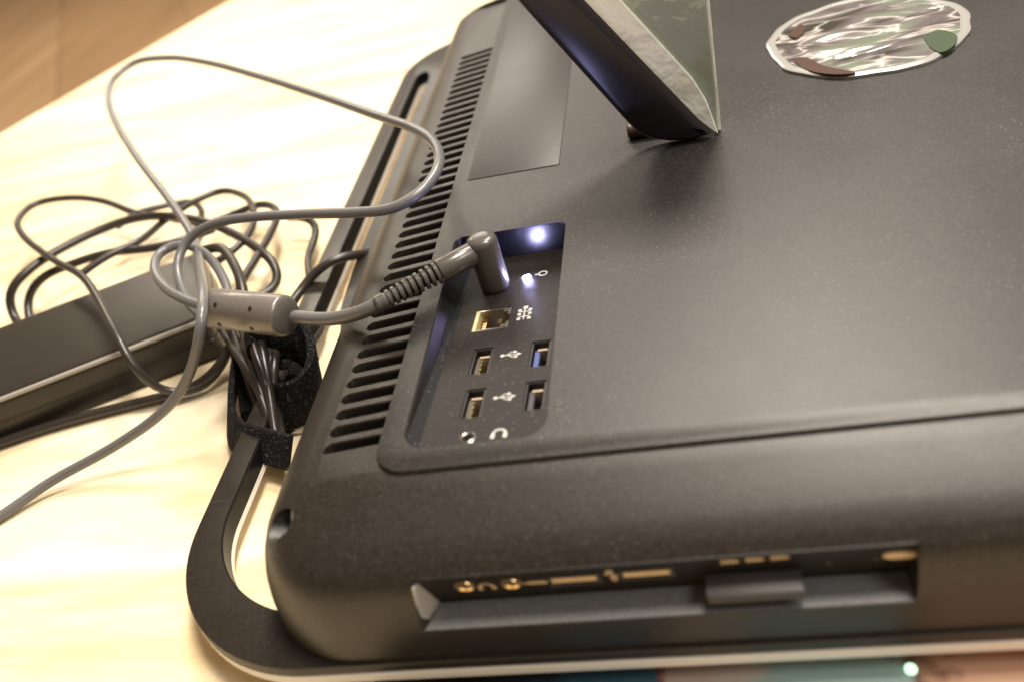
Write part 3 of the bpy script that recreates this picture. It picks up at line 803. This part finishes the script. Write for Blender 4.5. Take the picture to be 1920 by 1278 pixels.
BUN = [[(-212.6, 310.3, 22.0), (-197.8, 285.2, 22.0), (-186.5, 264.3, 18.0), (-178.6, 247.0, 7.0), (-169.6, 230.7, 5.0)], [(-202.3, 302.9, 26.0), (-189.3, 278.7, 26.0), (-177.4, 255.2, 22.0), (-173.4, 243.7, 9.0), (-167.9, 232.3, 6.0)], [(-201.8, 307.9, 22.0), (-186.3, 277.1, 24.0), (-175.1, 253.9, 20.0), (-173.7, 244.9, 7.0), (-169.2, 234.9, 4.0)], [(-191.1, 297.9, 28.0), (-179.1, 271.0, 28.0), (-172.8, 252.5, 21.0), (-170.3, 239.4, 12.0), (-165.8, 229.6, 8.0)], [(-189.5, 302.6, 24.0), (-178.3, 274.4, 25.0), (-173.8, 256.9, 17.0), (-174.3, 249.6, 5.0), (-168.5, 237.0, 4.0)], [(-214.7, 318.4, 16.0), (-201.4, 284.9, 14.0), (-192.4, 265.5, 9.0), (-183.2, 250.1, 4.0), (-172.5, 234.8, 4.0)], [(-191.8, 295.5, 30.0), (-183.0, 272.7, 30.0), (-176.3, 259.9, 26.0), (-172.0, 248.6, 16.0), (-170.7, 238.2, 6.0)], [(-187.7, 307.4, 20.0), (-177.3, 278.7, 24.0), (-173.7, 260.8, 22.0), (-175.6, 250.4, 12.0), (-171.5, 236.5, 5.0)], [(-225.9, 320.9, 16.0), (-205.5, 292.7, 20.0), (-186.7, 267.2, 24.0), (-176.5, 252.6, 20.0), (-173.6, 244.2, 12.0), (-169.8, 235.3, 6.0)]]
for l in BUN: cord(l, 1.9)
vs = MB()
ring = [(-184.4, 269.1, 22.0), (-187.1, 276.6, 26.0), (-178.6, 277.8, 30.0), (-169.3, 278.0, 30.0), (-161.7, 274.7, 27.0), (-157.5, 267.3, 22.0), (-157.7, 260.8, 18.0), (-161.9, 255.7, 14.0), (-171.0, 254.5, 12.0), (-179.9, 257.8, 12.0), (-185.1, 264.8, 13.0)]
ribbon(vs, ring, lambda t: (3, 5, 20), 3.4)
core = [(-190.7, 297.0, 14.0), (-181.3, 276.6, 12.0), (-176.1, 262.3, 8.0)]
ribbon(vs, core, lambda t: (34, 10, 4), 9)
back = [(-174.7, 290.8, 12.0), (-172.7, 277.3, 10.0), (-173.4, 265.0, 8.0)]
ribbon(vs, back, lambda t: (10, 4, 20), 6)
side_ = [(-200.3, 298.9, 14.0), (-202.1, 289.6, 13.0), (-201.6, 278.6, 12.0), (-198.9, 266.1, 11.0), (-194.6, 252.9, 11.0), (-190.0, 244.2, 11.0), (-182.8, 238.1, 12.0), (-173.7, 233.5, 13.0), (-166.1, 230.5, 13.0), (-160.5, 227.9, 13.0)]
ribbon(vs, side_, lambda t: (4, 7, 15 - 4 * t), 2.6)
low = [(-166.2, 279.5, 10.0), (-167.7, 269.4, 6.0), (-170.3, 259.2, 5.0), (-176.1, 252.7, 4.0), (-185.7, 250.5, 4.0)]
ribbon(vs, low, lambda t: (3, 6, 8), 2.6)
vso = vs.build('cable_strap', 'velcro', smooth=50)
tag(vso, 'fuzzy black hook-and-loop strap wrapped round the cord bundle beside the computer', 'cable strap')

# ------------------------------------------------------------------ invented sheet in front of the computer, standing in for blurred colours
SH = empty('stand_in_sheet', (0, 100, 0))
tag(SH, 'invented sheet standing in for blurred colours along the near edge of the computer', 'stand-in sheet')
mb = MB(); box(mb, -112, 110, 96, 150, 0.1, 0.5); mb.build('colour_sheet', 'sheet', SH, smooth=0)
mb = MB(); lathe(mb, (33.6, 137.4, .61), (0, 0, 1), [(1.5, 0), (1.5, .6), (1.0, 1.0), (.02, 1.1)], 20); mb.build('green_light', 'pr_green', SH)
